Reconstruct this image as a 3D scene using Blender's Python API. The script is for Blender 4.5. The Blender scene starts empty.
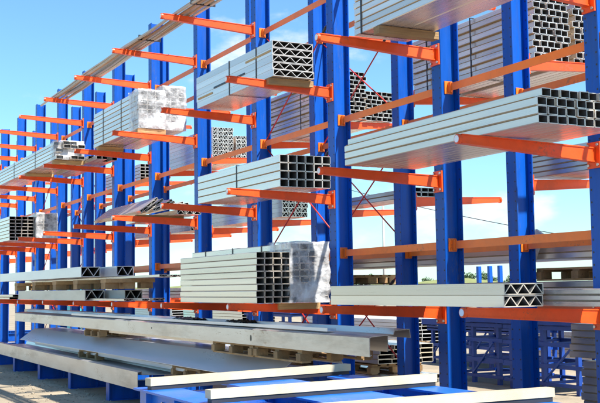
import bpy, bmesh, math, random
from mathutils import Vector, Matrix, noise
random.seed(7)
sc = bpy.context.scene
COL = sc.collection
R = math.radians

# ---------------------------------------------------------------- camera
cam_d = bpy.data.cameras.new('camera'); cam = bpy.data.objects.new('camera', cam_d); COL.objects.link(cam)
sc.camera = cam
cam_d.sensor_width = 36; cam_d.lens = 36*1038.26/600; cam_d.clip_start = .1; cam_d.clip_end = 3000
yaw, pit, roll = 1.09765, 0.08307, -0.014206
fw = Vector((-math.sin(yaw)*math.cos(pit), math.cos(yaw)*math.cos(pit), math.sin(pit)))
rt = fw.cross(Vector((0, 0, 1))).normalized(); up = rt.cross(fw)
c_, s_ = math.cos(roll), math.sin(roll)
r2 = rt*c_ + up*s_; u2 = up*c_ - rt*s_
M = Matrix((r2, u2, -fw)).transposed().to_4x4(); M.translation = Vector((0, -5.8, 1.6))
cam.matrix_world = M

# ---------------------------------------------------------------- light
SUN_AZ, SUN_EL = 20.0, 50.0          # azimuth measured from +X towards +Y
w = bpy.data.worlds.new('World'); sc.world = w; w.use_nodes = True
nt = w.node_tree; nt.nodes.clear(); N = nt.nodes.new; L = nt.links.new
out = N('ShaderNodeOutputWorld'); bg = N('ShaderNodeBackground'); L(bg.outputs[0], out.inputs[0])
sky = N('ShaderNodeTexSky'); sky.sky_type = 'NISHITA'; sky.sun_disc = False
sky.sun_elevation = R(SUN_EL); sky.sun_rotation = R(90-SUN_AZ); sky.air_density = 1.0; sky.dust_density = .25; sky.ozone_density = 1.6
tc = N('ShaderNodeTexCoord'); mp = N('ShaderNodeMapping'); mp.inputs['Scale'].default_value = (1, 1, 2.2)
mp.inputs['Location'].default_value = (.35, .1, .0)
nz = N('ShaderNodeTexNoise'); nz.inputs['Scale'].default_value = 6.5; nz.inputs['Detail'].default_value = 9; nz.inputs['Roughness'].default_value = .56
L(tc.outputs['Generated'], mp.inputs[0]); L(mp.outputs[0], nz.inputs['Vector'])
sep = N('ShaderNodeSeparateXYZ'); L(tc.outputs['Generated'], sep.inputs[0])
elev = N('ShaderNodeMapRange'); elev.inputs[1].default_value = 0; elev.inputs[2].default_value = .2
elev.inputs[3].default_value = .045; elev.inputs[4].default_value = -.05
L(sep.outputs['Z'], elev.inputs[0])
add = N('ShaderNodeMath'); L(nz.outputs[0], add.inputs[0]); L(elev.outputs[0], add.inputs[1])
cr = N('ShaderNodeMapRange'); cr.interpolation_type = 'SMOOTHSTEP'
cr.inputs[1].default_value = .535; cr.inputs[2].default_value = .68; cr.inputs[3].default_value = 0; cr.inputs[4].default_value = .85
L(add.outputs[0], cr.inputs[0])
tint = N('ShaderNodeMix'); tint.data_type = 'RGBA'; tint.blend_type = 'MULTIPLY'; tint.inputs[0].default_value = 1
L(sky.outputs[0], tint.inputs[6]); tint.inputs[7].default_value = (.80, 1.16, 1.33, 1)
mx = N('ShaderNodeMix'); mx.data_type = 'RGBA'; L(cr.outputs[0], mx.inputs[0]); L(tint.outputs[2], mx.inputs[6]); mx.inputs[7].default_value = (6.9, 7.3, 7.7, 1)
L(mx.outputs[2], bg.inputs[0]); bg.inputs[1].default_value = .085
sd = bpy.data.lights.new('sun', 'SUN'); sd.energy = 4.9; sd.angle = R(.5); sd.color = (1, .95, .86)
so = bpy.data.objects.new('sun', sd); COL.objects.link(so)
sdir = Vector((math.cos(R(SUN_AZ))*math.cos(R(SUN_EL)), math.sin(R(SUN_AZ))*math.cos(R(SUN_EL)), math.sin(R(SUN_EL))))
so.rotation_euler = sdir.to_track_quat('Z', 'Y').to_euler(); so.location = (0, 0, 30)
sc.view_settings.view_transform = 'Standard'; sc.view_settings.look = 'None'
sc.view_settings.exposure = .92; sc.view_settings.gamma = 1
sc.view_settings.use_curve_mapping = False

# ---------------------------------------------------------------- materials
def mat(name, col, rough=.5, metal=0, var=.12, vscale=6, bump=0, bscale=40, rnd=0, spec=.5, dirt=None, dscale=2.5, damt=.5, stretch=(1, 1, 1), coat=0, rvar=.12, coord='Object', chips=None, camt=.6):
    m = bpy.data.materials.new(name); m.use_nodes = True
    t = m.node_tree; b = t.nodes['Principled BSDF']; n = t.nodes.new; l = t.links.new
    tcn = n('ShaderNodeTexCoord'); mpn = n('ShaderNodeMapping'); mpn.inputs['Scale'].default_value = stretch
    l(tcn.outputs[coord], mpn.inputs[0])
    oi = n('ShaderNodeObjectInfo')
    if rnd:
        va = n('ShaderNodeVectorMath'); va.operation = 'SCALE'; cb = n('ShaderNodeCombineXYZ')
        l(oi.outputs['Random'], cb.inputs[0]); l(oi.outputs['Random'], cb.inputs[1]); l(cb.outputs[0], va.inputs[0]); va.inputs['Scale'].default_value = 37
        l(va.outputs[0], mpn.inputs['Location'])
    nn = n('ShaderNodeTexNoise'); nn.inputs['Scale'].default_value = vscale; nn.inputs['Detail'].default_value = 7; nn.inputs['Roughness'].default_value = .6
    l(mpn.outputs[0], nn.inputs['Vector'])
    mr = n('ShaderNodeMapRange'); mr.inputs[1].default_value = .25; mr.inputs[2].default_value = .75
    mr.inputs[3].default_value = 1-var; mr.inputs[4].default_value = 1+var; l(nn.outputs[0], mr.inputs[0])
    val = mr.outputs[0]
    if rnd:
        r1 = n('ShaderNodeMapRange'); r1.inputs[3].default_value = 1-rnd; r1.inputs[4].default_value = 1+rnd*.5; l(oi.outputs['Random'], r1.inputs[0])
        mm = n('ShaderNodeMath'); mm.operation = 'MULTIPLY'; l(val, mm.inputs[0]); l(r1.outputs[0], mm.inputs[1]); val = mm.outputs[0]
    sc_ = n('ShaderNodeVectorMath'); sc_.operation = 'SCALE'; sc_.inputs[0].default_value = col; l(val, sc_.inputs['Scale'])
    colout = sc_.outputs[0]
    if dirt:
        n2 = n('ShaderNodeTexNoise'); n2.inputs['Scale'].default_value = dscale; n2.inputs['Detail'].default_value = 9; n2.inputs['Roughness'].default_value = .68
        l(mpn.outputs[0], n2.inputs['Vector'])
        m2 = n('ShaderNodeMapRange'); m2.inputs[1].default_value = .5; m2.inputs[2].default_value = .72; m2.inputs[4].default_value = damt; l(n2.outputs[0], m2.inputs[0])
        mi = n('ShaderNodeMix'); mi.data_type = 'RGBA'; l(m2.outputs[0], mi.inputs[0]); l(colout, mi.inputs[6]); mi.inputs[7].default_value = (*dirt, 1); colout = mi.outputs[2]
    if chips:
        n4 = n('ShaderNodeTexNoise'); n4.inputs['Scale'].default_value = 26; n4.inputs['Detail'].default_value = 6; n4.inputs['Roughness'].default_value = .72; l(mpn.outputs[0], n4.inputs['Vector'])
        n5 = n('ShaderNodeTexNoise'); n5.inputs['Scale'].default_value = 2.1; n5.inputs['Detail'].default_value = 3; l(mpn.outputs[0], n5.inputs['Vector'])
        a5 = n('ShaderNodeMath'); a5.operation = 'MULTIPLY'; l(n4.outputs[0], a5.inputs[0]); l(n5.outputs[0], a5.inputs[1])
        m4 = n('ShaderNodeMapRange'); m4.inputs[1].default_value = .362; m4.inputs[2].default_value = .39; m4.inputs[4].default_value = camt; l(a5.outputs[0], m4.inputs[0])
        mi4 = n('ShaderNodeMix'); mi4.data_type = 'RGBA'; l(m4.outputs[0], mi4.inputs[0]); l(colout, mi4.inputs[6]); mi4.inputs[7].default_value = (*chips, 1); colout = mi4.outputs[2]
    l(colout, b.inputs['Base Color'])
    rr = n('ShaderNodeMapRange'); rr.inputs[3].default_value = max(.03, rough-rvar); rr.inputs[4].default_value = min(1, rough+rvar); l(nn.outputs[0], rr.inputs[0]); l(rr.outputs[0], b.inputs['Roughness'])
    b.inputs['Metallic'].default_value = metal; b.inputs['Specular IOR Level'].default_value = spec
    b.inputs['Coat Weight'].default_value = coat
    if bump:
        n3 = n('ShaderNodeTexNoise'); n3.inputs['Scale'].default_value = bscale; n3.inputs['Detail'].default_value = 5; l(mpn.outputs[0], n3.inputs['Vector'])
        bp = n('ShaderNodeBump'); bp.inputs['Strength'].default_value = bump; bp.inputs['Distance'].default_value = .02; l(n3.outputs[0], bp.inputs['Height']); l(bp.outputs[0], b.inputs['Normal'])
    return m

BLUE = mat('blue_paint', (.001, .082, .44), .36, 0, .14, 5, .05, 60, rnd=.12, stretch=(4, 4, .45), dirt=(.03, .075, .24), dscale=3, damt=.65, chips=(.10, .12, .17), spec=.3)
BLUE2 = mat('faded_blue_paint', (.003, .15, .66), .34, 0, .18, 5, .05, 60, dirt=(.10, .16, .34), dscale=4, damt=.55, chips=(.16, .19, .25), spec=.35)
NAVY = mat('deep_blue_paint', (.004, .05, .30), .45, 0, .15, 5, .05, 60)
ORANGE = mat('orange_paint', (.84, .088, .009), .38, 0, .1, 6, .05, 60, rnd=.12, dirt=(.42, .06, .02), dscale=5, damt=.45, chips=(.30, .10, .05))
RAIL = mat('weathered_orange_paint', (.95, .21, .02), .42, 0, .10, 6, .05, 60, rnd=.12, dirt=(.60, .14, .03), dscale=4, damt=.4, chips=(.32, .14, .07))
RED = mat('red_rod_paint', (.55, .03, .02), .4, 0, .1, 8)
WHITEP = mat('white_plastic', (.8, .8, .78), .4)
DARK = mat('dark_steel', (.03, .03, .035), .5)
BLACK = mat('black_band', (.012, .012, .014), .4)
ZINC = mat('zinc_bolt', (.55, .55, .55), .35, .8)
ALU = mat('bare_aluminium', (.80, .72, .63), .28, .62, .11, 3, .02, 30, rnd=.16, stretch=(.12, 6, 6), dirt=(.48, .46, .44), dscale=2.2, damt=.35)
ALUW = mat('warm_aluminium', (.82, .73, .61), .30, .58, .11, 3, .02, 30, rnd=.14, stretch=(.12, 6, 6), dirt=(.45, .42, .38), dscale=2, damt=.35)
ALUD = mat('dull_aluminium', (.50, .47, .45), .30, .65, .13, 3, .02, 30, rnd=.15, stretch=(.12, 6, 6), dirt=(.25, .25, .27), dscale=2, damt=.4)
GALV = mat('weathered_galvanised_steel', (.66, .63, .59), .32, .6, .16, 2.2, .05, 18, stretch=(.5, 2, 2), dirt=(.26, .24, .21), dscale=1.8, damt=.6, chips=(.30, .22, .14))
SHEET = mat('smooth_zinc_sheet', (.72, .73, .76), .30, .35, .06, 1.4, .02, 5, stretch=(.3, 1.5, 1.5), dirt=(.46, .47, .52), dscale=.9, damt=.4)
CREAM = mat('cream_coated_profile', (.66, .62, .52), .42, .1, .08, 2, .02, 20, stretch=(.4, 2, 2), dirt=(.40, .36, .28), dscale=1.6, damt=.45)
PINE = mat('pine_timber', (.50, .32, .15), .78, 0, .38, 9, .5, 60, rnd=.35, stretch=(4, .35, 6), dirt=(.28, .16, .07), dscale=3, damt=.5, chips=(.16, .09, .04))
OLDW = mat('pallet_timber', (.42, .26, .12), .8, 0, .25, 5, .3, 50, rnd=.35, dirt=(.16, .09, .04), dscale=4, damt=.6, chips=(.12, .08, .05))
PALE = mat('pale_planed_timber', (.56, .49, .34), .7, 0, .08, 4, .15, 70, rnd=.1, stretch=(3, .3, 3), dirt=(.55, .42, .24), dscale=3, damt=.35)
LABEL = mat('paper_strip', (.50, .36, .18), .8, 0, .1, 10)
GRND = mat('pale_compacted_yard', (.38, .31, .215), .92, 0, .32, 1.6, .8, 14, dirt=(.14, .115, .085), dscale=.8, damt=.85, coord='Object')
BARK = mat('bark', (.10, .07, .05), .9)
LEAF = mat('tree_leaves', (.09, .15, .06), .7, 0, .35, .8, rnd=.3)
GRASS = mat('dry_grass_bank', (.24, .26, .09), .95, 0, .3, .3)
CONC = mat('grey_concrete', (.42, .41, .39), .9, 0, .1, 1)
CYAN = mat('turquoise_sheet', (.05, .55, .65), .5)
CLOTH = mat('white_panel', (.75, .75, .73), .6, 0, .06, 1.5)

INNER = mat('shade_darkened_bore', (.13, .125, .12), .6, .2, .15, 5)  # shade inside the hollow profiles painted in as a darker metal
# film: wrinkled, glossy, half clear
FILM = bpy.data.materials.new('stretch_film'); FILM.use_nodes = True
t = FILM.node_tree; b = t.nodes['Principled BSDF']
b.inputs['Base Color'].default_value = (.74, .75, .77, 1); b.inputs['Roughness'].default_value = .09; b.inputs['Specular IOR Level'].default_value = .9
n = t.nodes.new; l = t.links.new
tcn = n('ShaderNodeTexCoord'); mpn = n('ShaderNodeMapping'); mpn.inputs['Scale'].default_value = (1.4, .7, .8); l(tcn.outputs['Object'], mpn.inputs[0])
def nz_(sc_, det, ro, dist=0):
    q = n('ShaderNodeTexNoise'); q.inputs['Scale'].default_value = sc_; q.inputs['Detail'].default_value = det; q.inputs['Roughness'].default_value = ro; q.inputs['Distortion'].default_value = dist
    l(mpn.outputs[0], q.inputs['Vector']); return q
n1 = nz_(5, 3, .5, .4); n2 = nz_(16, 6, .65); n3 = nz_(6, 4, .6)
rdg = n('ShaderNodeMath'); rdg.operation = 'SUBTRACT'; l(n1.outputs[0], rdg.inputs[0]); rdg.inputs[1].default_value = .5
ab = n('ShaderNodeMath'); ab.operation = 'ABSOLUTE'; l(rdg.outputs[0], ab.inputs[0])
bp1 = n('ShaderNodeBump'); bp1.inputs['Strength'].default_value = .8; bp1.inputs['Distance'].default_value = .08; l(ab.outputs[0], bp1.inputs['Height'])
bp2 = n('ShaderNodeBump'); bp2.inputs['Strength'].default_value = .5; bp2.inputs['Distance'].default_value = .03; l(n2.outputs[0], bp2.inputs['Height']); l(bp1.outputs[0], bp2.inputs['Normal'])
l(bp2.outputs[0], b.inputs['Normal'])
al = n('ShaderNodeMapRange'); al.inputs[1].default_value = .38; al.inputs[2].default_value = .62; al.inputs[3].default_value = .22; al.inputs[4].default_value = .84; l(n3.outputs[0], al.inputs[0]); l(al.outputs[0], b.inputs['Alpha'])

# ---------------------------------------------------------------- mesh helpers
def cylm(bm, p0, p1, r0, seg=8, mi=1):
    for v in cyl(bm, p0, p1, r0, seg=seg)['verts']:
        for f in v.link_faces: f.material_index = mi
def me(name, bm, bevel=0, smooth=False, mats=None):
    if bevel:
        bmesh.ops.bevel(bm, geom=[e for e in bm.edges if len(e.link_faces) == 2 and e.calc_face_angle(0) > .6], offset=bevel, segments=2, affect='EDGES', clamp_overlap=True)
    bmesh.ops.recalc_face_normals(bm, faces=bm.faces)
    m = bpy.data.meshes.new(name); bm.to_mesh(m); bm.free()
    for a in mats or (): m.materials.append(a)
    if smooth:
        for p in m.polygons: p.use_smooth = True
    return m
def ob(name, mesh, m, parent=None, loc=(0, 0, 0), rot=(0, 0, 0)):
    if m is not None and not mesh.materials: mesh.materials.append(m)
    o = bpy.data.objects.new(name, mesh); COL.objects.link(o); o.location = loc; o.rotation_euler = rot
    if parent: o.parent = parent
    return o
def empty(name, label, cat, loc=(0, 0, 0), rz=0, group=None):
    o = bpy.data.objects.new(name, None); COL.objects.link(o); o.location = loc; o.rotation_euler = (0, 0, rz); o.empty_display_size = .2
    return tag(o, label, cat, group)
def tag(o, label, cat, group=None):
    o['label'] = label; o['category'] = cat
    if group: o['group'] = group
    return o
def struct(o): o['kind'] = 'structure'; return o
def box(bm, x0, x1, y0, y1, z0, z1):
    v = [bm.verts.new(p) for p in ((x0, y0, z0), (x1, y0, z0), (x1, y1, z0), (x0, y1, z0), (x0, y0, z1), (x1, y0, z1), (x1, y1, z1), (x0, y1, z1))]
    for f in ((0, 3, 2, 1), (4, 5, 6, 7), (0, 1, 5, 4), (1, 2, 6, 5), (2, 3, 7, 6), (3, 0, 4, 7)): bm.faces.new([v[i] for i in f])
    return v
def boxm(name, x0, x1, y0, y1, z0, z1, bevel=0):
    bm = bmesh.new(); box(bm, x0, x1, y0, y1, z0, z1); return me(name, bm, bevel)
def cyl(bm, p0, p1, r0, r1=None, seg=16):
    r1 = r0 if r1 is None else r1
    p0, p1 = Vector(p0), Vector(p1); d = p1-p0
    q = Matrix.Translation((p0+p1)/2) @ d.to_track_quat('Z', 'Y').to_matrix().to_4x4()
    return bmesh.ops.create_cone(bm, cap_ends=True, segments=seg, radius1=r0, radius2=r1, depth=d.length, matrix=q)
def sheet_profile(name, pts, th, x0, x1, nseg=1):
    """a folded sheet: open polyline in (y,z) thickened by th and drawn out along X"""
    P = [Vector((a[0], a[1])) for a in pts]; up_, dn = [], []
    for i, p in enumerate(P):
        d = Vector((0, 0))
        if i > 0: d += (p-P[i-1]).normalized()
        if i < len(P)-1: d += (P[i+1]-p).normalized()
        d.normalize(); nn = Vector((-d.y, d.x))
        k = 1
        if 0 < i < len(P)-1: k = 1/max(.35, abs((P[i+1]-p).normalized().dot(d)))
        up_.append(p+nn*th/2*k); dn.append(p-nn*th/2*k)
    ring = up_+dn[::-1]; n_ = len(ring); bm = bmesh.new(); rows = []
    for j in range(nseg+1):
        x = x0+(x1-x0)*j/nseg; rows.append([bm.verts.new((x, a.x, a.y)) for a in ring])
    for j in range(nseg):
        for i in range(n_): bm.faces.new((rows[j][i], rows[j][(i+1) % n_], rows[j+1][(i+1) % n_], rows[j+1][i]))
    m = len(P)
    for row in (rows[0], rows[-1]):
        for i in range(m-1): bm.faces.new((row[i], row[i+1], row[n_-2-i], row[n_-1-i]))
    return me(name, bm)
def tube_mesh(L_, w_, h, th, ch=.006, m=None):
    """hollow rectangular tube, along +X from 0 to L_, section y 0..w_, z 0..h"""
    def ring(x, i, c):
        return [(x, i+c, i), (x, w_-i-c, i), (x, w_-i, i+c), (x, w_-i, h-i-c), (x, w_-i-c, h-i), (x, i+c, h-i), (x, i, h-i-c), (x, i, i+c)]
    bm = bmesh.new()
    a = [bm.verts.new(v) for v in ring(0, 0, ch)]; b_ = [bm.verts.new(v) for v in ring(L_, 0, ch)]
    c = [bm.verts.new(v) for v in ring(0, th, .001)]; d = [bm.verts.new(v) for v in ring(L_, th, .001)]
    for i in range(8):
        j = (i+1) % 8
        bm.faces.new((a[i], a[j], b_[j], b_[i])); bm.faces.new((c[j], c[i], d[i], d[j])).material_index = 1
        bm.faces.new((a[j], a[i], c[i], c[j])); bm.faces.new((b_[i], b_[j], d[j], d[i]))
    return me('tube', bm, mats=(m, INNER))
def truss_mesh(L_, w_, h, th, nz_, wb=.006, m=None):
    """hollow extrusion with zigzag webs"""
    bm = bmesh.new()
    box(bm, 0, L_, 0, w_, 0, th); box(bm, 0, L_, 0, w_, h-th, h)
    box(bm, 0, L_, 0, th, th, h-th); box(bm, 0, L_, w_-th, w_, th, h-th)
    for i in range(nz_):
        ya = th+(w_-2*th)*i/nz_; yb = th+(w_-2*th)*(i+1)/nz_
        za, zb = (th, h-th) if i % 2 == 0 else (h-th, th)
        d = Vector((yb-ya, zb-za)); nn = Vector((-d.y, d.x)).normalized()*wb/2
        q = [(ya-nn.x, za-nn.y), (ya+nn.x, za+nn.y), (yb+nn.x, zb+nn.y), (yb-nn.x, zb-nn.y)]
        v0 = [bm.verts.new((.002, a, b_)) for a, b_ in q]; v1 = [bm.verts.new((L_-.002, a, b_)) for a, b_ in q]
        for k in range(4): bm.faces.new((v0[k], v0[(k+1) % 4], v1[(k+1) % 4], v1[k]))
        bm.faces.new(v0); bm.faces.new(v1[::-1])
    bmesh.ops.recalc_face_normals(bm, faces=bm.faces)
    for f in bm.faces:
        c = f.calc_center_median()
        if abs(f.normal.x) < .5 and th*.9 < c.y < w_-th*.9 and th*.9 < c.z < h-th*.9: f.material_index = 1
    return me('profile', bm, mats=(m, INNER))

# ---------------------------------------------------------------- ground
X0, BAY = -6.26, 2.1768
K = lambda k: X0-k*BAY
bm = bmesh.new(); box(bm, -900, 500, -500, 900, -.5, 0)
struct(ob('ground', me('ground', bm), GRND))

# ---------------------------------------------------------------- racks
Z = {1: 1.40, 2: 2.683, 3: 3.949, 4: 5.202}
TOP = 6.27
HW, DEP, FT, WT = .08, .22, .014, .011
def column_mesh():
    bm = bmesh.new()
    box(bm, -HW, HW, 0, FT, 0, TOP); box(bm, -HW, HW, DEP-FT, DEP, 0, TOP); box(bm, -WT/2, WT/2, FT, DEP-FT, 0, TOP)
    bmesh.ops.bevel(bm, geom=bm.edges[:], offset=.003, segments=2, affect='EDGES')
    z = .55
    while z < TOP-.1:
        for s in (-1, 1):
            for y, e in ((0, -1), (DEP, 1)):
                cylm(bm, (s*.056, y+e*.0012, z), (s*.056, y-e*.002, z), .009)
            cylm(bm, (s*.056, DEP-FT-.0012, z), (s*.056, DEP-FT+.003, z), .009)
        z += .1
    return me('column', bm, mats=(BLUE, DARK))
def base_mesh(Lb=1.39):
    """I section foot drawn out along -Y"""
    bm = bmesh.new(); h = .27
    box(bm, -HW, HW, -Lb, -.004, 0, .014); box(bm, -HW, HW, -Lb, -.004, h-.014, h); box(bm, -.006, .006, -Lb, -.004, .014, h-.014)
    box(bm, -HW+.004, HW-.004, -Lb-.012, -Lb, .002, h-.002)
    for y in (-.5, -.95):
        box(bm, .006, HW-.006, y-.006, y+.006, .014, h-.014); box(bm, -HW+.006, -.006, y-.006, y+.006, .014, h-.014)
    return me('base_leg', bm, .003)
def arm_mesh(La=1.31):
    """tapered arm along -Y: top face at z=0 .. rising a little towards the tip"""
    bm = bmesh.new(); hw = .030
    def sec(y, top, h, hw_): return [bm.verts.new(p) for p in ((-hw_, y, top-h), (hw_, y, top-h), (hw_, y, top), (-hw_, y, top))]
    # top and bottom lips and recessed side, tapered
    def slab(za0, za1, zb0, zb1, w0):
        a = [bm.verts.new(p) for p in ((-w0, -.02, za0), (w0, -.02, za0), (w0, -.02, za1), (-w0, -.02, za1))]
        b_ = [bm.verts.new(p) for p in ((-w0, -La, zb0), (w0, -La, zb0), (w0, -La, zb1), (-w0, -La, zb1))]
        for k in range(4): bm.faces.new((a[k], a[(k+1) % 4], b_[(k+1) % 4], b_[k]))
        bm.faces.new(a[::-1]); bm.faces.new(b_)
    r = .036
    slab(-.010, 0, r-.009, r, hw); slab(-.118, -.108, r-.070, r-.061, hw); slab(-.1078, -.0102, r-.0608, r-.0092, hw-.007)
    return me('arm', bm, .0025)
def ring_mesh():
    bm = bmesh.new(); cyl(bm, (0, 0, 0), (0, -.03, 0), .038, seg=28); return me('end_ring', bm, .003)
def cap_mesh():
    bm = bmesh.new(); cyl(bm, (0, -.0302, 0), (0, -.033, 0), .027, seg=28); return me('end_cap', bm)
def plate_mesh():
    bm = bmesh.new(); box(bm, -.072, .072, -.018, -.003, -.165, .045)
    for x in (-.052, .052):
        for z in (-.14, .02): cylm(bm, (x, -.0175, z), (x, -.03, z), .012, 6)
    return me('mounting_plate', bm, mats=(ORANGE, ZINC))
def rail_mesh():
    bm = bmesh.new(); l_ = BAY-WT-.012
    box(bm, .03, l_-.03, -.004, .004, -.038, .038); box(bm, .03, l_-.03, .0045, .045, .030, .038)
    return me('tie_rail', bm, .002)
def bracket_mesh():
    bm = bmesh.new(); box(bm, 0, .008, -.05, .045, -.065, .065); box(bm, .0085, .055, -.014, -.0045, -.05, .05)
    cyl(bm, (.008, .03, .045), (.022, .03, .045), .012, seg=6); cyl(bm, (.008, .03, -.045), (.022, .03, -.045), .012, seg=6)
    return me('rail_bracket', bm, .002)
MS = dict(col=column_mesh(), base=base_mesh(), arm=arm_mesh(), ring=ring_mesh(), cap=cap_mesh(), plate=plate_mesh(), rail=rail_mesh(), brk=bracket_mesh())
SECN = (1.98, 3.55, 5.10)
def rod(p0, p1, parent):
    bm = bmesh.new(); cyl(bm, p0, p1, .009, seg=8)
    ob('brace_rod', me('brace_rod', bm, smooth=True), RED, parent)
    a, b_ = Vector(p0), Vector(p1); d = (b_-a)
    bm = bmesh.new(); c = a+d*.8; u = d.normalized()
    cyl(bm, c-u*.07, c+u*.07, .018, seg=8); cyl(bm, c-u*.10, c-u*.07, .013, seg=6); cyl(bm, c+u*.07, c+u*.10, .013, seg=6)
    ob('turnbuckle', me('turnbuckle', bm), DARK, parent)
def rack(y, flip, label, ks, braced):
    rk = empty('cantilever_rack', label, 'rack', (0, y, 0))
    rot = (0, 0, math.pi) if flip else (0, 0, 0); yo = DEP if flip else 0
    for k in ks:
        c = ob('column', MS['col'], BLUE, rk, (K(k), 0, 0))
        ob('base_leg', MS['base'], BLUE, rk, (K(k), yo, 0), rot)
        for lv in (1, 2, 3, 4):
            a = ob('arm', MS['arm'], ORANGE, rk, (K(k), yo, Z[lv]), (rot[0]+random.uniform(-.004, .004), 0, rot[2]+random.uniform(-.006, .006)))
            ob('end_ring', MS['ring'], ORANGE, a, (0, -1.31, -.002)); ob('end_cap', MS['cap'], WHITEP, a, (0, -1.31, -.002))
            ob('mounting_plate', MS['plate'], ORANGE, a)
        if k != ks[0]:
            for z in SECN:
                r_ = ob('tie_rail', MS['rail'], RAIL, rk, (K(k)+WT/2+.006, DEP*.62, z+.02))
                ob('rail_bracket', MS['brk'], RAIL, r_, (-.003, 0, 0)); ob('rail_bracket', MS['brk'], RAIL, r_, (BAY-WT-.009, 0, 0), (0, 0, math.pi))
    zs = (.42,)+SECN
    for kb in braced:
        for i in range(3):
            for s in (0, 1):
                xa, xb = K(kb+1)+.02, K(kb)-.02
                if s: xa, xb = xb, xa
                rod((xa, DEP*.62+(.03 if s else .0)+.03, zs[i]+.06), (xb, DEP*.62+(.03 if s else 0)+.03, zs[i+1]-.06), rk)
    return rk
rack(.06, False, 'front cantilever rack, blue columns with orange arms reaching towards the viewer', list(range(-1, 13)), (2, 8))
rack(.956, True, 'rear cantilever rack standing back to back behind the front one, arms pointing away', list(range(-1, 15)), (2, 8))

# ---------------------------------------------------------------- bundles of profiles
def bundle(label, x0, x1, y0, z0, ny, nz_, w_, h, kind='tube', th=.005, m=ALU, stagger=False, straps=(), wrap=None, timber=(), jit=.014, gap=.0035, inter=True, skew=0, group=None, name='profile_bundle', cat='profile bundle', zig=6, top_off=0, paper=None):
    """x1 is the end the camera sees; y0 the front face; z0 the underside"""
    t_ = empty(name, label, cat, (x1, y0, z0), skew, group)
    Lb = x1-x0
    if kind == 'tube': msh = tube_mesh(Lb, w_, h, th, m=m)
    else: msh = truss_mesh(Lb, w_, h, th, zig, th, m)
    for j in range(nz_):
        off = w_*.32 if stagger and j % 2 else 0
        if top_off and j == nz_-1: off = top_off
        for i in range(ny):
            dx = random.uniform(-jit, jit)
            ob('tube' if kind == 'tube' else 'profile', msh, m, t_, (-Lb+dx, i*(w_+gap)+off+random.uniform(-.0015, .0015), j*(h+gap)))
    W, H = ny*(w_+gap), nz_*(h+gap)
    if inter:
        for j in range(1, nz_):
            e_ = random.uniform(.004, .05)
            ob('interleaf', boxm('interleaf', -Lb+e_, -e_, -.0012, W-gap-.001, j*(h+gap)-gap+.0005, j*(h+gap)-.0006), LABEL, t_)
    for sx in straps:
        bm = bmesh.new(); e = .003
        box(bm, sx-.01, sx+.01, -e-.003, -e, -e-.002, H+e); box(bm, sx-.01, sx+.01, W+e, W+e+.003, -e-.002, H+e)
        box(bm, sx-.01, sx+.01, -e-.003, W+e+.003, H+e+.0005, H+e+.0035); box(bm, sx-.01, sx+.01, -e-.003, W+e+.003, -e-.0055, -e-.0025)
        ob('strap', me('strap', bm), BLACK, t_)
    for tx in timber:
        ob('timber_bearer', boxm('timber_bearer', tx-.05, tx+.05, -.02, W+.03, -.078, -.0065, .004), PINE, t_)
    if paper:
        for px0, px1, pz, mm in paper:
            ob('label_strip', boxm('label_strip', px0, px1, -.0065, -.0035, pz-.012, pz+.012), mm, t_)
    if wrap:
        film(t_, wrap, W, H)
    return t_
def film(t_, d, W, H):
    """crumpled film pulled over the end of a bundle"""
    bm = bmesh.new(); nx = max(6, int(d/.035)); nyy = max(8, int(W/.03)); nzz = max(8, int(H/.03)); e = .014
    def P(x, y, z):
        s = noise.noise(Vector((x*7+t_.location.x*3, y*7+t_.location.y, z*9)))*.020+noise.noise(Vector((x*22, y*22+4, z*24+t_.location.x)))*.012
        return x, y, z, s+.004
    grid = {}
    def vert(x, y, z, nrm):
        key = (round(x, 4), round(y, 4), round(z, 4))
        if key in grid: return grid[key]
        s = P(x, y, z)[3]; c = Vector((-d/2, W/2, H/2)); v = Vector((x, y, z))
        dirn = Vector((1 if x > -.001 else 0, -1 if y < -e+.001 else (1 if y > W+e-.001 else 0), 1 if z > H+e-.001 else (-1 if z < -e+.001 else 0)))
        if dirn.length: dirn.normalize()
        v = v+dirn*s
        if v.x > 0: pass
        grid[key] = bm.verts.new(v); return grid[key]
    xs = [-d+d*i/nx+(e if i == nx else 0) for i in range(nx+1)]
    ys = [-e+(W+2*e)*i/nyy for i in range(nyy+1)]; zs = [-.002+(H+e+.002)*i/nzz for i in range(nzz+1)]
    for i in range(nyy):
        for j in range(nzz): bm.faces.new([vert(xs[-1], ys[a], zs[c], 0) for a, c in ((i, j), (i+1, j), (i+1, j+1), (i, j+1))])
    for i in range(nx):
        for j in range(nzz):
            for y in (ys[0], ys[-1]): bm.faces.new([vert(xs[a], y, zs[c], 0) for a, c in ((i, j), (i+1, j), (i+1, j+1), (i, j+1))])
        for j in range(nyy): bm.faces.new([vert(xs[a], ys[c], zs[-1], 0) for a, c in ((i, j), (i+1, j), (i+1, j+1), (i, j+1))])
    ob('plastic_wrap', me('plastic_wrap', bm, smooth=True), FILM, t_)

z1, z2, z3, z4 = Z[1]+.037, Z[2]+.037, Z[3]+.037, Z[4]+.037
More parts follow.
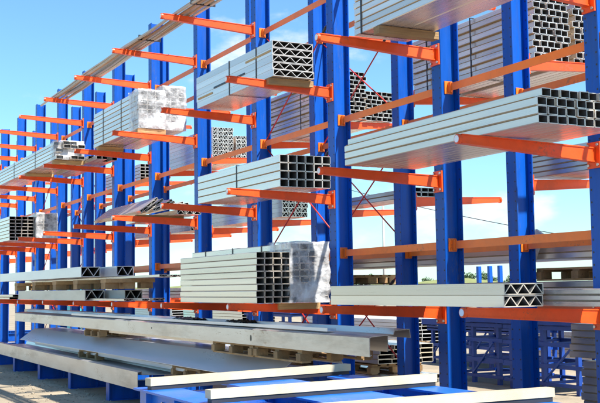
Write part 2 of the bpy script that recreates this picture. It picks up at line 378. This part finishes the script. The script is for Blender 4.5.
# front rack, right part
bundle('large ribbed grey profile bundle at the top right, a dark strap near its left end', -8.45, -3.6, -.86, z3+.01, 2, 9, .30, .062, straps=(-4.72, -2.3), timber=(-4.32-.1,), m=ALU)
bundle('long warm-toned bundle of rectangular tubes with open ends on the rightmost middle arm', -8.32, -5.6, -1.07, z2, 9, 4, .085, .060, stagger=False, top_off=.035, m=ALUW, th=.005, straps=())
bundle('strapped bundle of five flat profiles with zigzag webbed ends and a black side stripe', -12.8, -10.45, -.77, z3+.012, 1, 5, .52, .080, kind='truss', th=.007, zig=7, straps=(-.45, -1.25), timber=(-.12,), paper=((-1.75, -.78, .175, BLACK), (-.75, -.05, .30, LABEL), (-2.3, -1.8, .12, LABEL)), m=ALU)
bundle('bundle of square aluminium tubes, six wide and four high, below the zigzag profiles', -12.75, -10.28, -.78, z2, 6, 4, .103, .088, th=.005, straps=(-1.2,), m=ALU, jit=.006)
bundle('pale open-ended tube stack, four wide and eight high, on the lowest arms', -12.62, -10.28, -1.08, z1, 4, 8, .098, .067, th=.0045, m=ALUW, inter=False)
bundle('bundle wrapped in crumpled clear film standing behind the low stack of pale rectangular tubes', -13.3, -10.3, -.66, z1, 4, 9, .115, .070, th=.005, m=ALU, wrap=.55, straps=(-.75, -1.6, -2.5), timber=(-.3,))
bundle('two flat pale profiles with triangular webs in their ends, stacked on the lowest arms', -8.75, -6.12, -1.0, z1, 1, 2, .37, .086, kind='truss', th=.008, zig=6, m=ALUW)
bundle('low bundle of flat grey profiles behind the two webbed profiles at the right', -8.7, -5.2, -.58, z1, 2, 3, .22, .040, m=ALU, jit=.25)
# front rack, middle and left
bundle('high film-wrapped bundle of pale profiles on two timbers, left of the zigzag bundle', -17.5, -15.02, -.84, z3+.075, 3, 8, .13, .070, m=ALU, wrap=.45, straps=(-.9, -1.9), timber=(-.06, -2.2))
bundle('second film-wrapped bundle, narrower and higher, just behind the film-wrapped bundle on timbers', -17.4, -15.08, -.42, z3+.075, 3, 9, .11, .072, m=ALU, wrap=.45)
bundle('far high bundle of long profiles with torn white film, at the left edge', -26.5, -19.1, -1.12, z3+.06, 4, 5, .13, .065, m=ALU, wrap=.28, jit=.16, straps=(-1.6, -3.6), timber=(-.1, -2.4))
bundle('few dark-ended profiles lying loose behind the far high bundle with torn white film', -21.5, -18.6, -.55, z3, 4, 2, .1, .06, m=ALUD, th=.004, jit=.3)
bundle('far stack of rectangular tubes with a dark open-ended grid at the left edge', -29, -22.95, -1.16, z2, 4, 7, .13, .072, m=ALU, th=.006)
bundle('film-wrapped stack next to the far dark-ended grid of tubes at the left edge', -29, -22.8, -.60, z2, 3, 8, .14, .070, m=ALU, wrap=.5)
t7 = empty('profile_heap', 'loose heap of tilted wide profiles with black webbed ends, left of centre', 'profile heap', (-14.7, -.9, z2))
m7 = truss_mesh(2.5, .34, .045, .007, 4, .006, ALU)
for i in range(6):
    ob('profile', m7, ALU, t7, (-2.5+random.uniform(-.08, .06), .0+i*.085, .015+.012*i), (R(38-i*5), 0, R(random.uniform(-.6, .6))))
ob('timber_bearer', boxm('timber_bearer', -.35, -.25, 0, .75, -.10, .012, .004), PINE, t7)
bundle('thin webbed profiles lying beside the flat black-ended bundle left of centre', -17.0, -14.5, -.40, z2, 3, 1, .12, .07, kind='truss', th=.006, zig=2, m=ALU, jit=.1)
bundle('upper tier of large bluish box profiles on timber blocks at lower left, front one', -24.6, -17.6, -1.03, 1.84, 1, 1, .34, .175, kind='truss', th=.012, zig=3, m=SHEET, jit=0)
bundle('upper tier of large bluish box profiles at lower left, shorter one behind', -23.5, -16.95, -.60, 1.84, 1, 1, .30, .17, kind='truss', th=.012, zig=3, m=SHEET, jit=0)
bundle('lower tier pale box profile lying on the lowest arms at lower left, front one', -22.6, -17.35, -1.03, z1, 1, 1, .34, .18, kind='truss', th=.012, zig=3, m=CREAM, jit=0)
bundle('lower tier pale box profile lying on the lowest arms at lower left, one behind', -22.0, -16.5, -.60, z1, 1, 1, .30, .17, kind='truss', th=.012, zig=3, m=CREAM, jit=0)
bundle('thin flat profiles with small black webs sticking out under the bluish box profiles', -24, -14.9, -.62, 1.795, 4, 1, .12, .035, kind='truss', th=.004, zig=2, m=ALU, jit=.35)
bundle('thin flat profiles with small black webs beside the pale box profiles on the lowest arms', -23, -15.4, -.95, z1, 6, 1, .12, .035, kind='truss', th=.004, zig=2, m=ALU, jit=.35)
bundle('flat grey profiles lying loose on the lowest arms at the left edge', -29, -23.2, -1.1, z1, 4, 2, .2, .05, m=ALU, jit=.4)

# spacer timbers under the upper tier
def block(x, label, z0=z1+.19, z1_=1.79, y0=-1.02, y1=-.2, wdt=.22):
    e = empty('timber_spacer', label, 'timber spacer', (x, (y0+y1)/2, z0), 0, 'timber spacers between the two tiers of box profiles')
    for i in range(3):
        ob('timber_block', boxm('timber_block', -wdt/2+random.uniform(-.02, .02), wdt/2+random.uniform(-.02, .02), y0-(y0+y1)/2+i*.3, y0-(y0+y1)/2+i*.3+.2, 0, (z1_-z0)*.6, .005), OLDW, e)
    ob('board', boxm('board', -wdt/2-.04, wdt/2+.04, y0-(y0+y1)/2, -(y0-(y0+y1)/2), (z1_-z0)*.6+.001, (z1_-z0), .004), OLDW, e)
sp = ('leftmost', 'second from left', 'middle', 'second from right', 'rightmost')
for i, x in enumerate((-22.9, -21.2, -19.5, -18.0, -16.3)):
    block(x, sp[i]+' brown timber spacer between the tiers of box profiles')

# long flexible bundle on the topmost arms: many thin weathered strips
def strips():
    t_ = empty('strip_bundle', 'long bundle of thin weathered strips lying across the topmost arms against the sky', 'strip bundle', (-11, -.95, z4))
    mats = [mat('weathered_strip', (.50, .45, .38), .6, .2, .15, 4, rnd=.4), mat('rusty_strip', (.40, .25, .16), .7, .1, .2, 4, rnd=.3), mat('grey_strip', (.52, .52, .50), .45, .4, .1, 4, rnd=.3)]
    for i in range(11):
        x0, x1 = -19.6+random.uniform(-1.0, 1.0), -8.6+random.uniform(-.4, .4)
        row, colm = i//6, i % 6
        bm = bmesh.new(); n_ = 28; rows = []
        y_ = -.12+colm*.05; zz = .004+row*.03; ph = random.uniform(0, 6); w_ = .036; h = .022
        for j in range(n_+1):
            x = x0+(x1-x0)*j/n_
            yy = y_+.025*math.sin(x*.35+ph)+.012*math.sin(x*1.1+ph*2); sag = -.012*math.sin((x-K(0))/BAY*math.pi)**2+.008*math.sin(x*.9+ph)+.008
            rows.append([bm.verts.new(p) for p in ((x+11, yy, zz+sag), (x+11, yy+w_, zz+sag), (x+11, yy+w_, zz+sag+h), (x+11, yy, zz+sag+h))])
        for j in range(n_):
            for k in range(4): bm.faces.new((rows[j][k], rows[j][(k+1) % 4], rows[j+1][(k+1) % 4], rows[j+1][k]))
        bm.faces.new(rows[0]); bm.faces.new(rows[-1][::-1])
        ob('strip', me('strip', bm), mats[i % 3], t_)
    for x in (-10.2, -12.2, -14.3, -17.4):
        bm = bmesh.new(); box(bm, x+11-.008, x+11+.008, -.135, .205, -.004, .072); ob('strap', me('strap', bm, .002), BLACK, t_)
strips()

# ---------------------------------------------------------------- pallets
PM = dict(board=boxm('deck_board', -.6, .6, -.048, .048, 0, .02, .003), blk=boxm('block', -.05, .05, -.07, .07, 0, .075, .004), skid=boxm('skid', -.6, .6, -.05, .05, 0, .018, .003), cross=boxm('cross_board', -.05, .05, -.4, .4, 0, .018, .003))
def pallet(x, y, z, rz, label, group='wooden pallets under the stored material', sx=1, sy=1):
    e = empty('pallet', label, 'pallet', (x, y, z), rz, group); e.scale = (sx, sy, 1)
    for yy in (-.35, 0, .35):
        ob('skid', PM['skid'], OLDW, e, (0, yy, 0))
        for xx in (-.55, 0, .55): ob('block', PM['blk'], OLDW, e, (xx, yy, .0185))
    for xx in (-.55, 0, .55): ob('cross_board', PM['cross'], OLDW, e, (xx, 0, .094))
    for i in range(6): ob('deck_board', PM['board'], OLDW, e, (random.uniform(-.006, .006), -.35+.14*i, .1125))
    return e

# ---------------------------------------------------------------- base level of the front rack
# P3: wide open galvanised tray with a tall fascia resting on the blue feet
o = ob('galvanised_tray', sheet_profile('galvanised_tray', [(-.02, .0), (-.02, .03), (0, .03), (0, .0), (.0, .235), (.055, .245), (.06, .20), (.62, .18), (.64, .24), (.70, .24)][3:], .006, 0, 9.9, 6), GALV, None, (-23.3, -1.33, .276), (0, 0, R(-.4)))
tag(o, 'long weathered galvanised tray with a tall fascia resting on the blue feet at lower left', 'steel tray')
# pallets and dark sheets inside
pallet(-17.2, -.62, .47, .05, 'small pallet under the left end of the bluish sloping sheet profile', sx=.8)
pallet(-12.6, -.62, .47, -.03, 'pallet hidden in shade under the right part of the bluish sloping sheet profile', sx=.9)
o = ob('sheet_profile', sheet_profile('sheet_profile', [(0, 0), (.01, .0), (.30, .21), (.86, .215), (.90, .14)], .006, 0, 11.9, 4), SHEET, None, (-21.9, -1.14, .625), (0, 0, R(.3)))
tag(o, 'long bluish sheet profile with a wide sloping face, lying above the galvanised tray', 'sheet profile')
# stack of pallets carrying the long beam
for i, (x, lab) in enumerate(((-17.0, 'small pallet left of centre carrying the left part of the long profile with a hole'), (-11.15, 'left one of two brown pallets right under the long profile with an oval hole'), (-9.95, 'right one of two brown pallets right under the long profile with an oval hole'))):
    pallet(x, -.60, .845, random.uniform(-.03, .03), lab, sx=(.7, 1, 1)[i])
# P1 long light profile with oval hole
o = ob('long_profile', sheet_profile('long_profile', [(.02, .01), (.0, .0), (0, .16), (.02, .17), (.25, .185), (.27, .24)], .007, 0, 14.9, 6), GALV, None, (-22.9, -1.03, .985), (0, 0, R(0)))
e = o; tag(e, 'very long pale steel profile with an oval hole, running across the lower middle', 'steel profile')
bm = bmesh.new(); cyl(bm, (0, -.0045, 0), (0, .002, 0), .022, seg=20); bmesh.ops.scale(bm, vec=(1, 1, 1.6), verts=bm.verts)
ob('oval_hole', me('oval_hole', bm), BLACK, o, (12.35, 0, .07))
bm = bmesh.new(); cyl(bm, (0, -.0045, 0), (0, .002, 0), .014, seg=16); ob('bolt_hole', me('bolt_hole', bm), BLACK, o, (9.0, 0, .09))
o = ob('long_profile', sheet_profile('long_profile', [(0, .0), (.0, .19), (.24, .20), (.25, .12)], .007, 0, 7.35, 4), ALUD, None, (-15.6, -.66, 1.0), (0, 0, R(-.2)))
tag(o, 'darker grey steel profile just behind the long one, its end sticking out right', 'steel profile')
o = ob('long_profile', sheet_profile('long_profile', [(0, .0), (.0, .10), (.20, .11), (.22, .02)], .006, 0, 7.2, 4), CREAM, None, (-24.2, -.55, 1.1), (0, 0, R(0)))
tag(o, 'cream coated profile at the far left lying on top behind the long one', 'steel profile')
for (x, y, z, ln, pts, m_, lb_) in (
    (-21.2, -.98, .545, 8.6, [(0, .05), (0, 0), (.16, 0), (.16, .05)], SHEET, 'slim bright channel lying in the galvanised tray at lower left'),
    (-19.8, -.78, .555, 7.2, [(0, .06), (0, 0), (.12, 0), (.12, .06)], ALUD, 'slim dark channel lying behind the bright one in the tray'),
    (-16.3, -.92, .93, 4.45, [(0, 0), (0, .045), (.14, .045), (.14, 0)], ALU, 'thin capping profile under the very long pale beam, between it and the sloping sheet'),
    (-16.35, -.6, .93, 4.4, [(0, 0), (0, .05), (.2, .05), (.2, 0)], ALUD, 'thin dull profile lying deeper under the very long pale beam'),
    (-18.4, -.98, 1.178, 9.5, [(0, .03), (0, 0), (.09, 0), (.09, .03)], SHEET, 'slim bright channel lying on top of the very long pale beam')):
    tag(ob('slim_profile', sheet_profile('slim_profile', pts, .005, 0, ln, 3), m_, None, (x, y, z), (0, 0, R(random.uniform(-.25, .1)))), lb_, 'metal profile')
# black rubbish: folded dark film lying on the long profile
def rag(x, y, z, s, label, seed):
    bm = bmesh.new(); bmesh.ops.create_grid(bm, x_segments=26, y_segments=10, size=1)
    for v in bm.verts:
        v.co = Vector((v.co.x*s, v.co.y*.10, .012+.05*abs(noise.noise(Vector((v.co.x*3+seed, v.co.y*3, seed))))+.02*noise.noise(Vector((v.co.x*9+seed, v.co.y*8, seed)))))
    m_ = me('black_film', bm, smooth=True); o_ = ob('black_film', m_, BLACK, None, (x, y, z)); tag(o_, label, 'plastic film')
    sm = o_.modifiers.new('s', 'SOLIDIFY'); sm.thickness = .004
rag(-12.9, -.86, 1.20, .38, 'crumpled black film lying on the long profile, left piece', 3)
rag(-11.2, -.86, 1.20, .24, 'small crumpled black film lying on the long profile, right piece', 9)

# ---------------------------------------------------------------- foreground: stacked blue steel frames with timber battens
FS = .75
FX = lambda x: x*FS
FY = lambda y: -5.8+FS*(y+5.8)
def frame(z, label, xa, xb):
    xa, xb = FX(xa), FX(xb); yc = FY(-1.55)
    f = empty('steel_frame', label, 'steel frame', (xa, yc, z)); L_ = xb-xa; h = .20
    for (y0, y1) in ((-2.74, -2.38), (-1.86, -1.10), (-.68, -.36)):
        bm = bmesh.new(); a, b_ = FY(y0)-yc, FY(y1)-yc
        box(bm, 0, L_, a, b_, h-.014, h); box(bm, 0, L_, a, b_, 0, .014)
        box(bm, .002, L_-.002, a+.05, a+.06, .014, h-.014); box(bm, .002, L_-.002, b_-.06, b_-.05, .014, h-.014)
        x = .25
        while x < L_:
            box(bm, x, x+.01, a+.006, a+.05, .014, h-.014); x += .55
        x = .18
        while x < L_:
            for dz in (.07, .13): cylm(bm, (x, a+.0505, dz), (x, a+.038, dz), .012, 6)
            x += .11 if int(x*3) % 2 else .3
        ob('beam', me('beam', bm, mats=(BLUE2, ZINC)), None, f)
    for cx in (.75, 1.75, 2.75, 3.55):
        for (y0, y1) in ((-2.38, -1.86), (-1.10, -.68)):
            ob('cross_member', boxm('cross_member', cx-.05, cx+.05, FY(y0)-yc+.002, FY(y1)-yc+.048, .055, .145, .003), BLUE, f)
    for (y0, y1) in ((-2.38, -2.0), (-1.10, -.82)):
        bm = bmesh.new(); box(bm, .05, L_-.05, FY(y0)-yc+.003, FY(y1)-yc-.01, .150, .162); ob('web_plate', me('web_plate', bm, .002), BLUE, f)
    return f
frame(.72, 'topmost blue steel frame in the foreground with pale timber battens laid across it', -9.45, -4.0)
frame(.505, 'second blue steel frame of the foreground stack, directly under the topmost one', -9.4, -4.05)
frame(.29, 'lowest blue steel frame of the foreground stack, resting on grey posts', -9.45, -4.0)
lab = ('farthest of the three pale battens on the blue frame, at left', 'middle pale timber batten lying across the blue foreground frame', 'right pale timber batten on the blue frame, cut by the bottom edge')
for i, (a, b_) in enumerate((((-9.19, -2.71), (-9.63, -.37)), ((-7.85, -2.66), (-8.05, -.36)), ((-6.46, -2.66), (-6.46, -.35)))):
    a = (FX(a[0]), FY(a[1])); b_ = (FX(b_[0]), FY(b_[1]))
    ln = math.hypot(b_[0]-a[0], b_[1]-a[1]); an = math.atan2(b_[1]-a[1], b_[0]-a[0])
    o = ob('timber_batten', boxm('timber_batten', 0, ln, -.075, 0, 0, .052, .003), PALE, None, (a[0], a[1], .9485), (0, 0, an)); ob('shadow_strip', boxm('shadow_strip', .01, ln-.01, -.068, -.012, -.0275, -.0005), DARK, o); tag(o, lab[i], 'timber batten', 'pale battens on the blue frame')  # added dark strip stands in for the shadow gap under the batten
for x, la in ((-6.95, 'short grey steel post holding up the left corner of the blue frames'), (-5.2, 'grey steel post under the front of the blue frames, right of the corner post')):
    bm = bmesh.new(); box(bm, -.04, .04, -.04, .04, .012, .288); box(bm, -.09, .09, -.09, .09, 0, .011)
    tag(ob('support_post', me('support_post', bm, .003), GALV, None, (x, FY(-2.55), 0)), la, 'post')

# ---------------------------------------------------------------- rear rack stock (arms reach from y=1.19 to 2.45)
YB = 1.36
bundle('tall stack of staggered rectangular tubes on the rear rack at upper right', -10.85, -8.5, YB, z3, 5, 10, .092, .066, th=.005, stagger=True, straps=(-1.1, -2.0), m=ALU)
bundle('second tall stack of tubes behind the staggered one at upper right', -10.9, -8.55, YB+.60, z3, 5, 10, .09, .066, th=.005, stagger=True, m=ALU)
bundle('tall stack of narrow rectangular tubes high on the rear rack, right of centre', -15.2, -12.62, YB, z3, 4, 11, .088, .058, th=.0045, stagger=True, straps=(-1.3,), m=ALU)
bundle('lower stack of narrow rectangular tubes beside the taller one on the rear rack', -15.2, -12.7, YB+.42, z3, 5, 7, .088, .058, th=.0045, stagger=True, m=ALU)
bundle('higher stack of webbed profiles on the rear rack, left of centre', -20.0, -17.45, YB, z3, 4, 8, .10, .068, kind='truss', th=.006, zig=3, m=ALU)
bundle('lower stack of webbed profiles beside the taller one on the rear rack, left of centre', -20.0, -17.4, YB+.44, z3, 4, 6, .10, .068, kind='truss', th=.006, zig=3, m=ALU)
bundle('long flat stack of grey profiles on the rear rack seen between the two right columns', -13.3, -10.85, YB, z2, 4, 2, .10, .055, m=ALUD, th=.005)
bundle('dark ribbed profiles on the rear rack below the long sunlit tube bundle at right', -8.62, -3.8, YB, z2, 3, 5, .2, .052, m=ALUD)
bundle('stack of webbed profiles on the rear rack behind the square tube bundle', -17.75, -14.6, YB, z2, 4, 5, .11, .070, kind='truss', th=.006, zig=3, m=ALU)
bundle('flat stack of webbed profiles on the rear rack at left of the flat black-ended bundle', -22, -18.6, YB, z2, 4, 3, .11, .07, kind='truss', th=.006, zig=3, m=ALU)
bundle('far stack of tubes high on the rear rack behind the film-wrapped bundles', -25, -21.6, YB, z3, 4, 5, .11, .07, m=ALU)
bundle('wide grey stack of long profiles on the lowest arms of the rear rack at right', -13.6, -4.2, YB, z1, 3, 3, .28, .062, m=ALUD, jit=.02)
bundle('pale upper stack of long profiles resting on pallets on the rear rack at right', -13.9, -4.4, YB, 1.86, 3, 4, .28, .060, m=ALUW, jit=.02)
for i, (x, s) in enumerate(((-8.0, 'left'), (-6.7, 'middle'), (-5.4, 'right'))):
    pallet(x, YB+.42, z1+.20, 0, s+' pallet between the two long stacks on the rear rack at right')
pallet(-12.9, YB+.42, z1+.20, 0, 'pallet between the two long stacks on the rear rack, at their left end', sx=.5)
bundle('long grey profiles on the lowest arms of the rear rack, left of the middle', -25, -15.3, YB, z1, 3, 3, .28, .062, m=ALU, jit=.05)
bundle('ribbed grey stack on the feet of the rear rack at the right edge', -8.1, -3.6, 1.5, .285, 3, 7, .26, .075, m=ALUD, straps=(-4.2,), jit=.03)
bundle('upper ribbed grey stack on the feet of the rear rack at the right edge', -8.25, -3.7, 1.5, .86, 3, 5, .26, .065, m=ALUD, jit=.03)
bundle('flat grey profiles on the feet of the rear rack, right of centre', -15.9, -11.9, 1.5, .285, 4, 2, .22, .06, m=ALU, jit=.05)
pallet(-15.1, 1.9, .415, 0, 'left pallet on the flat profiles on the feet of the rear rack')
pallet(-12.8, 1.9, .415, 0, 'right pallet on the flat profiles on the feet of the rear rack')
bundle('pale profiles on pallets above the feet of the rear rack, right of centre', -16.1, -12.0, 1.5, .565, 4, 4, .22, .06, m=ALUW, jit=.05)
bundle('low stack of pale profiles on the feet of the rear rack, left of centre', -22.5, -17.5, 1.5, .285, 4, 3, .22, .07, m=ALU, jit=.1)
tag(ob('white_board', boxm('white_board', -.06, .06, -.012, .012, 0, .62, .002), CLOTH, None, (-8.72, YB-.06, 1.60), (0, R(28), 0)), 'narrow white board leaning diagonally on the rear stack beside the pallets', 'board')

# ---------------------------------------------------------------- yard behind
def trestle(x, y, rz, lab, w_=2.2, h=1.0, d=1.0, m=NAVY, npost=3):
    e = empty('stillage', lab, 'steel stillage', (x, y, 0), rz, 'blue steel stillages in the yard behind')
    xs = [w_*i/(npost-1) for i in range(npost)]
    for xx in xs:
        for yy in (0, d): ob('post', boxm('post', xx-.032, xx+.032, yy-.032, yy+.032, 0, h, .003), m, e)
    for z in (.10, .36, .68, h-.08):
        for yy in (-.05, d-.05): ob('side_beam', boxm('side_beam', -.15, w_+.15, yy-.003, yy+.046, z, z+(.06 if z > .3 else .05), .003), m, e)
        for xx in xs: ob('cross_beam', boxm('cross_beam', xx-.03, xx+.03, .052, d-.055, z+.003, z+.045, .003), m, e)
    for i in range(npost-1):
        bm = bmesh.new(); cyl(bm, (xs[i]+.06, -.07, .16), (xs[i+1]-.06, -.07, .68), .018, seg=8); ob('diagonal_brace', me('diagonal_brace', bm), m, e)
    bm = bmesh.new(); box(bm, -.25, w_+.25, -.12, d+.12, h+.002, h+.035); box(bm, -.25, w_+.25, -.12, -.09, h+.036, h+.12); box(bm, -.25, w_+.25, d+.09, d+.12, h+.036, h+.12)
    ob('top_tray', me('top_tray', bm, .004), NAVY, e)
    return e
trestle(-14.9, 4.7, 0, 'left blue stillage in the yard, seen under the rear rack at right', 1.35, 1.0)
trestle(-13.1, 4.6, 0, 'right blue stillage in the yard, beside the ribbed grey stack', 1.5, 1.0)
trestle(-18.2, 6.6, 0, 'blue stillage farther back in the yard, behind the two nearer ones', 2.6, .8, npost=5)
trestle(-24.5, 5.2, 0, 'far blue stillage in the yard, seen past the pale tube stack near the middle', 2.4)
yard = ((-17.5, 8.5, 4.6, 'pale stack of panels on the ground behind the blue stillages', 6), (-26, 7.5, 5.2, 'white stack of panels on the ground behind the middle of the racks', 8), (-34, 7.0, 5.0, 'pale stack of profiles on the ground far behind at left', 9), (-42.0, 7.5, 5.5, 'large pale stack of panels on the ground at the far left end', 12), (-24, 13.5, 6, 'long low stack of panels farther back in the yard', 5))
for x, y, ln, lab, nn_ in yard:
    bundle(lab, x, x+ln, y, .12, 2, nn_, .55, .085, m=CLOTH if 'w' in lab[:2] or 'large' in lab else ALU, jit=.06, name='panel_stack', cat='panel stack', timber=(-.4, -ln/2, -ln+.4))
for i, (x, y) in enumerate(((-19.6, 6.6), (-30.0, 10.5))):
    for j in range(3):
        pallet(x, y, .134*j, .1*j, ('lowest', 'middle', 'top')[j]+' pallet of the '+('nearer', 'farther')[i]+' pallet pile in the yard', 'pallet piles in the yard')
tag(ob('turquoise_box', boxm('turquoise_box', -1, 1, -.6, .6, 0, 1.75, .03), CYAN, None, (-40.5, 5.2, 0)), 'turquoise sheet-covered box seen between the columns at the far left', 'box')

# distant small rack
e = empty('distant_rack', 'small distant blue rack seen above the grey stack at right', 'rack', (-42.5, 26, 0))
for i, x in enumerate((0, .9, 1.7, 3.4)): ob('post', boxm('post', x-.09, x+.09, -.09, .09, 0, 2.55, .01), BLUE, e)
ob('beam', boxm('beam', -.2, 3.6, -.06, .06, 1.2, 1.35, .01), BLUE, e); ob('beam', boxm('beam', -.2, 3.6, -.06, .06, .5, .65, .01), BLUE, e)

# lamp pole and power line
e = empty('lamp_pole', 'thin grey pole standing in the yard between the two middle columns', 'pole', (-33.7, 15, 0))
bm = bmesh.new(); cyl(bm, (0, 0, 0), (0, 0, 5.0), .06, .04, 12); ob('shaft', me('shaft', bm, smooth=True), CONC, e)
bm = bmesh.new(); cyl(bm, (0, 0, 0), (0, 0, .3), .12, .10, 12); ob('foot', me('foot', bm), CONC, e)
def wire(pts, lab):
    bm = bmesh.new()
    for a, b_ in zip(pts, pts[1:]): cyl(bm, a, b_, .018, seg=5)
    tag(ob('power_cable', me('power_cable', bm), DARK), lab, 'cable')
pts = []
for i in range(25):
    u = i/24; x = -62+u*40; pts.append((x, 25, 5.62+.0+(x+43.5)*-.19-.0+.6*(2*u-1)**2-.35))
wire(pts, 'thin dark power cable sagging across the sky in the distance')

# trees and bank far away
def tree_meshes(seed, h):
    rs = random.Random(seed); bm = bmesh.new(); cyl(bm, (0, 0, 0), (rs.uniform(-.1, .1), 0, h*.5), h*.035, h*.02, 8)
    for i in range(5):
        a = rs.uniform(0, 6.28); cyl(bm, (0, 0, h*rs.uniform(.3, .48)), (math.cos(a)*h*.2, math.sin(a)*h*.2, h*rs.uniform(.55, .8)), h*.014, h*.005, 6)
    tm = me('trunk', bm); bm = bmesh.new()
    cl = [(rs.uniform(-.3, .3)*h, rs.uniform(-.3, .3)*h, rs.uniform(.35, .88)*h, rs.uniform(.10, .2)*h) for _ in range(14)]
    for cx, cy, cz, cr in cl:
        for _ in range(70):
            d = Vector((rs.gauss(0, 1), rs.gauss(0, 1), rs.gauss(0, 1))).normalized()*cr*rs.uniform(.5, 1.05)
            c = Vector((cx, cy, cz))+d; s = h*.022
            a = Vector((rs.gauss(0, 1), rs.gauss(0, 1), rs.gauss(0, 1))).normalized(); b2 = a.cross(Vector((rs.gauss(0, 1), rs.gauss(0, 1), rs.gauss(0, 1)))).normalized()
            vs = [bm.verts.new(c+a*s*p+b2*s*q) for p, q in ((-1, -1), (1, -1), (1, 1), (-1, 1))]; bm.faces.new(vs)
    return tm, me('crown', bm)
TM = [tree_meshes(s, 5.0) for s in range(3)]
names = ['leftmost', 'second', 'third', 'fourth', 'fifth', 'sixth', 'seventh', 'eighth', 'ninth', 'rightmost']
for i in range(10):
    u = i/9
    x, y = -207+u*44, 108+u*16
    tm, cm = TM[i % 3]
    e = empty('tree', names[i]+' tree from the left in the row of small distant trees', 'tree', (x, y, 0), i*1.3, 'distant trees on the horizon'); s = .62+.28*random.random(); e.scale = (s*1.3, s*1.3, s)
    ob('trunk', tm, BARK, e); ob('crown', cm, LEAF, e)
bm = bmesh.new(); rows = []
for i in range(41):
    x = -330+i*8; hh = 2.2+.6*math.sin(i*.7)+.4*math.sin(i*1.9)
    rows.append([bm.verts.new(p) for p in ((x, 92+i*.4, -.1), (x, 98+i*.4, hh*.8), (x, 104+i*.4, hh), (x, 130+i*.4, -.1))])
for a, b_ in zip(rows, rows[1:]):
    for k in range(3): bm.faces.new((a[k], b_[k], b_[k+1], a[k+1]))
struct(ob('terrain', me('terrain', bm, smooth=True), GRASS))

# loose grit on the yard in front of the feet
rs = random.Random(4); bm = bmesh.new()
for i in range(1500):
    x = rs.uniform(-26, -9); y = -1.2-abs(rs.gauss(0, 1.1)); r = rs.uniform(.004, .016)*(2.2 if rs.random() < .04 else 1)
    m_ = Matrix.Translation((x, y, r*.4)) @ Matrix.Rotation(rs.uniform(0, 6), 4, 'Z') @ Matrix.Diagonal((rs.uniform(.7, 1.5), 1, rs.uniform(.5, .9), 1))
    bmesh.ops.create_icosphere(bm, subdivisions=1, radius=r, matrix=m_)
o = ob('gravel', me('gravel', bm), mat('loose_grit', (.34, .29, .22), .9, 0, .4, 3)); o['kind'] = 'stuff'
